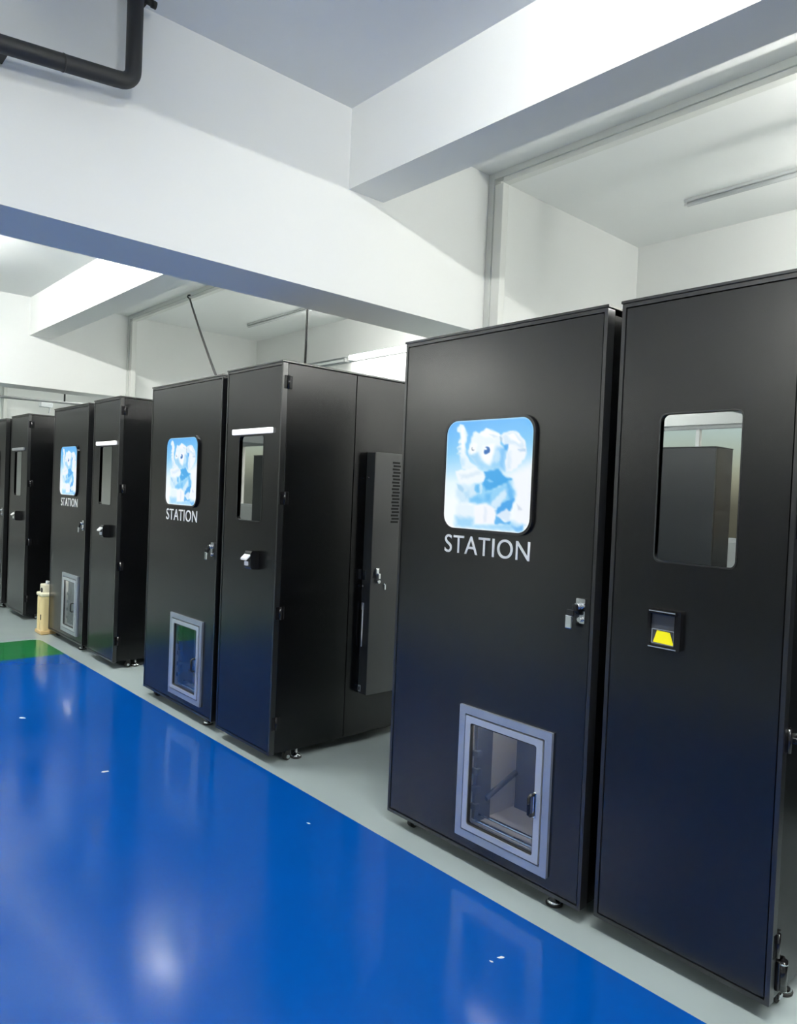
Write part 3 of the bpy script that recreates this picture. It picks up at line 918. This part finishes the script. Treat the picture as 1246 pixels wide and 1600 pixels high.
lb = obj('tag_plate', box(px + 0.003, px + 0.024, HF - 0.003, HF + 0.001, 0.312, 0.348, 0.001), 'alu', vh)
obj('tag_mark', box(px + 0.009, px + 0.018, HF - 0.0042, HF - 0.002, 0.320, 0.340), 'slot', lb)
bm = bmesh.new()
add_cyl(bm, (px + 0.024, HF + 0.001, 1.530), (px + 0.024, HF - 0.006, 1.530), 0.006, 12)
obj('rivet', bm, 'chrome', vh)
# nearest control cabinet: latch and stout lower hinge on the flank at the picture edge
qx = 0.563
bm = bmesh.new()
add_cyl(bm, (qx + 0.012, 0.062, 0.085), (qx + 0.012, 0.062, 0.170), 0.014, 14)
add_box(bm, qx, qx + 0.012, 0.040, 0.086, 0.085, 0.170, 0.003)
hh = obj('lower_hinge', bm, 'gloss_black', c1)
bm = bmesh.new()
add_lathe(bm, [(0.0145, 0.1595), (0.0150, 0.1605), (0.0150, 0.1625), (0.0145, 0.1635)], qx + 0.012, 0.062, 16)
obj('hinge_ring', bm, 'chrome', hh)
bm = bmesh.new()
add_box(bm, qx, qx + 0.018, 0.075, 0.135, 0.782, 0.800, 0.004)
add_cyl(bm, (qx, 0.108, 0.791), (qx + 0.034, 0.108, 0.791), 0.009, 12)
obj('side_latch', bm, 'chrome', c1)

# ------------------------------------------------------------------ pipes, cables
PX = -3.242 + 0.14
pc = thing('insulated_pipe', 'black insulated pipe bending down the white beam, top left', 'pipe', (PX, -0.93, 3.1))
R_BEND = 0.055
ya, za, yb_, zb_ = -0.943, 3.112, -3.2, 2.877
pts = [(0, ya + 0.93, ZC - 3.1), (0, ya + 0.93, za - 3.1 + R_BEND)]
sl = math.atan2(za - zb_, ya - yb_)
for i in range(1, 8):
    a = math.radians(90 * i / 8)
    pts.append((0, ya + 0.93 - R_BEND * (1 - math.cos(a)), za - 3.1 + R_BEND * (1 - math.sin(a)) - 0.004 * i / 8))
pts.append((0, ya + 0.93 - R_BEND - 0.02, za - 3.1 - 0.007))
pts.append((0, yb_ + 0.93, zb_ - 3.1))
bm = bmesh.new()
add_tube(bm, pts, 0.033, 20)
obj('pipe_run', bm, 'pipe', pc)
dirv = (Vector(pts[-1]) - Vector(pts[-2])).normalized()
p0 = Vector(pts[-2]) + dirv * 0.20
bm = bmesh.new()
add_cyl(bm, p0, p0 + dirv * 0.006, 0.0345, 20)
obj('joint_band', bm, 'rubber', pc)
for s in (0.40, 1.3):
    q = Vector(pts[-2]) + dirv * s
    bm = bmesh.new()
    add_box(bm, -0.1385, -0.02, q.y - 0.012, q.y + 0.012, q.z - 0.008, q.z + 0.008, 0.002)
    obj('wall_bracket', bm, 'rubber', pc)
sp = thing('pipe_stub', 'short black pipe stub beside the bent pipe under the ceiling', 'pipe', (-3.20, -0.83, 3.50))
bm = bmesh.new()
add_cyl(bm, (0.06, -0.06, 0.004), (0.06, -0.018, 0.0), 0.014, 14)
obj('stub_run', bm, 'pipe', sp)
bm = bmesh.new()
add_cyl(bm, (0.06, -0.030, 0.0), (0.06, -0.010, -0.001), 0.016, 14)
obj('end_cap', bm, 'rubber', sp)
bm = bmesh.new()
add_box(bm, -0.042, 0.06, -0.056, -0.044, -0.006, 0.010, 0.002)
obj('wall_bracket', bm, 'rubber', sp)

bm = bmesh.new()
a, b = Vector((-7.47, 1.425, 3.455)), Vector((-4.59, 0.30, 2.118))
add_tube(bm, [a + (b - a) * (i / 10) + Vector((0, 0, -0.02 * math.sin(math.pi * i / 10))) for i in range(11)], 0.010, 8)
ca = thing('hanging_cable', 'black cable slanting from ceiling frame to second display cabinet', 'cable', (0, 0, 0))
obj('cable_run', bm, 'cable', ca)
bm = bmesh.new()
add_tube(bm, [(-7.47, 1.425, 3.45), (-7.49, 1.41, 3.475), (-7.50, 1.42, 3.495), (-7.49, 1.442, 3.50)], 0.008, 8)
obj('hook', bm, 'rubber', ca)
bm = bmesh.new()
add_tube(bm, [(-3.755, 0.42, ZB), (-3.757, 0.42, 2.8), (-3.757, 0.42, 2.4), (-3.76, 0.42, 2.111)], 0.008, 8)
tag(obj('hanging_cable', bm, 'cable'), 'black cable dropping straight to the light-barred control cabinet', 'cable')

# far bay: conduit rail hung on a rod, with a junction box
rl = thing('conduit_rail', 'grey conduit rail hung on a rod beyond the far beam', 'conduit', (-10.5, 0, 2.49))
bm = bmesh.new()
add_tube(bm, [(0, -3.0, -0.03), (0, 0.3, 0.0), (0, 1.3, 0.015), (0, 3.285, 0.04)], 0.018, 8)
obj('rail_tube', bm, 'conduit', rl)
bm = bmesh.new()
add_cyl(bm, (0, 1.115, 0.0), (0, 1.115, ZC - 2.49), 0.012, 8)
obj('hanging_rod', bm, 'rubber', rl)
jb = thing('junction_box', 'small pale junction box with a short cord under the conduit', 'box', (-10.5, 0.88, 2.44))
obj('box_shell', box(-0.04, 0.04, -0.075, 0.075, -0.028, 0.034, 0.006), 'batten_grey', jb)
bm = bmesh.new()
add_tube(bm, [(0, 0.045, -0.026), (0, 0.05, -0.06), (0, 0.035, -0.10)], 0.007, 8)
obj('cord', bm, 'batten_grey', jb)

# ------------------------------------------------------------------ cream canister beside the third unit
cn = thing('plastic_canister', 'cream plastic canister with white top on the grey floor', 'canister', (-7.335, -0.035, 0))
bm = bmesh.new()
add_box(bm, -0.085, 0.085, 0.0, 0.13, 0.012, 0.36, 0.025, 4)
obj('body', bm, 'cream', cn)
bm = bmesh.new()
add_box(bm, -0.088, 0.105, -0.012, 0.14, 0.0, 0.035, 0.010, 3)
obj('base', bm, 'tan', cn)
bm = bmesh.new()
add_box(bm, -0.012, 0.012, -0.010, 0.012, 0.03, 0.34, 0.008, 3)
obj('rib', bm, 'cream', cn)
bm = bmesh.new()
add_box(bm, -0.090, 0.090, -0.006, 0.136, 0.352, 0.386, 0.012, 3)
obj('collar', bm, 'cream_light', cn)
bm = bmesh.new()
add_box(bm, -0.066, 0.055, 0.02, 0.12, 0.386, 0.462, 0.008, 3)
tp = obj('top_block', bm, 'cream_light', cn)
bm = bmesh.new()
add_cyl(bm, (0.0, 0.021, 0.408), (0.0, 0.012, 0.408), 0.022, 16)
obj('dial', bm, 'rubber', tp)
bm = bmesh.new()
add_cyl(bm, (0.02, 0.06, 0.46), (0.02, 0.06, 0.485), 0.016, 14)
add_box(bm, 0.0, 0.06, 0.05, 0.07, 0.482, 0.496, 0.004)
obj('spout', bm, 'white_plastic', tp)
bm = bmesh.new()
add_box(bm, 0.045, 0.062, -0.004, 0.006, 0.135, 0.185, 0.003)
obj('switch', bm, 'rubber', cn)

# ------------------------------------------------------------------ flakes of paint on the blue floor
for (x, y, s, a, lab) in ((-1.443, -0.375, 0.010, 0.3, 'small white paint flake on blue floor, left of the pair'), (-1.437, -0.336, 0.015, 1.0, 'larger white paint flake on blue floor, right of the pair'),
                     (-4.755, -0.852, 0.030, 0.6, 'white flake on blue floor near the green band'), (-3.64, -0.762, 0.024, 1.4, 'white flake on blue floor in front of second cabinets'),
                     (-2.567, -0.283, 0.012, 0.2, 'tiny white flake on blue floor near the grey edge')):
    bm = bmesh.new()
    pts = []
    for i in range(9):
        t = 2 * math.pi * i / 9
        rr_ = s * random.uniform(0.55, 1.0)
        px_, py_ = rr_ * math.cos(t), 0.45 * rr_ * math.sin(t)
        pts.append((px_ * math.cos(a) - py_ * math.sin(a), px_ * math.sin(a) + py_ * math.cos(a)))
    A = [bm.verts.new((x_, y_, 0.0)) for x_, y_ in pts]
    B = [bm.verts.new((x_ * 0.9, y_ * 0.9, 0.0012 + random.uniform(0, 0.0006))) for x_, y_ in pts]
    bm.faces.new(B)
    for i in range(9):
        bm.faces.new((A[i], A[(i + 1) % 9], B[(i + 1) % 9], B[i]))
    tag(obj('paint_flake', bm, 'flake', loc=(x, y, 0.0012)), lab, 'flake', 'paint flakes on the aisle floor')

# ------------------------------------------------------------------ opposite row, seen mirrored in the cabinet windows
def plain_cabinet(label, x, y, w, d, top):
    t = thing('storage_cabinet', label, 'cabinet', (x, y, 0), 'black cabinets across the aisle')
    obj('body', box(0, w, -d, -0.03, 0.055, top - 0.006, 0.004), 'black_side', t)
    obj('door', box(0.002, w / 2 - 0.002, -0.028, 0.0, 0.06, top - 0.008, 0.003), 'housing', t)  # doors use the lightened black, with sheen in its colour
    obj('door', box(w / 2 + 0.002, w - 0.002, -0.028, 0.0, 0.06, top - 0.008, 0.003), 'housing', t)
    obj('top_plate', box(-0.004, w + 0.004, -d, 0.004, top - 0.0055, top + 0.004, 0.0015), 'edge', t)
    for xx in (0.08, w - 0.08):
        for yy in (-0.08, -d + 0.08):
            f = data_obj('leveling_foot', ME_FOOT, t, (xx, yy, 0.006))
            data_obj('foot_pad', ME_PAD, f, (0, 0, -0.006))
    return t
for x, w, lab in ((-5.05, 1.55, 'black cabinet across the aisle, mirrored in the near window'), (-3.18, 1.6, 'black cabinet across the aisle, right of the mirrored one'),
                  (-12.45, 1.4, 'black cabinet across the aisle, farthest left of its row'),
                  (-9.6, 1.6, 'black cabinet across the aisle, opposite the far units'), (-0.6, 1.6, 'black cabinet across the aisle behind the viewer')):
    plain_cabinet(lab, x, -5.35, w, 0.40, 2.08)
t = plain_cabinet('added unseen black cabinet behind the near row', 1.08, 1.52, 1.80, 0.42, 2.08)  # out of view, added to shade the floor and darken the near flank
t.rotation_euler.z = math.pi
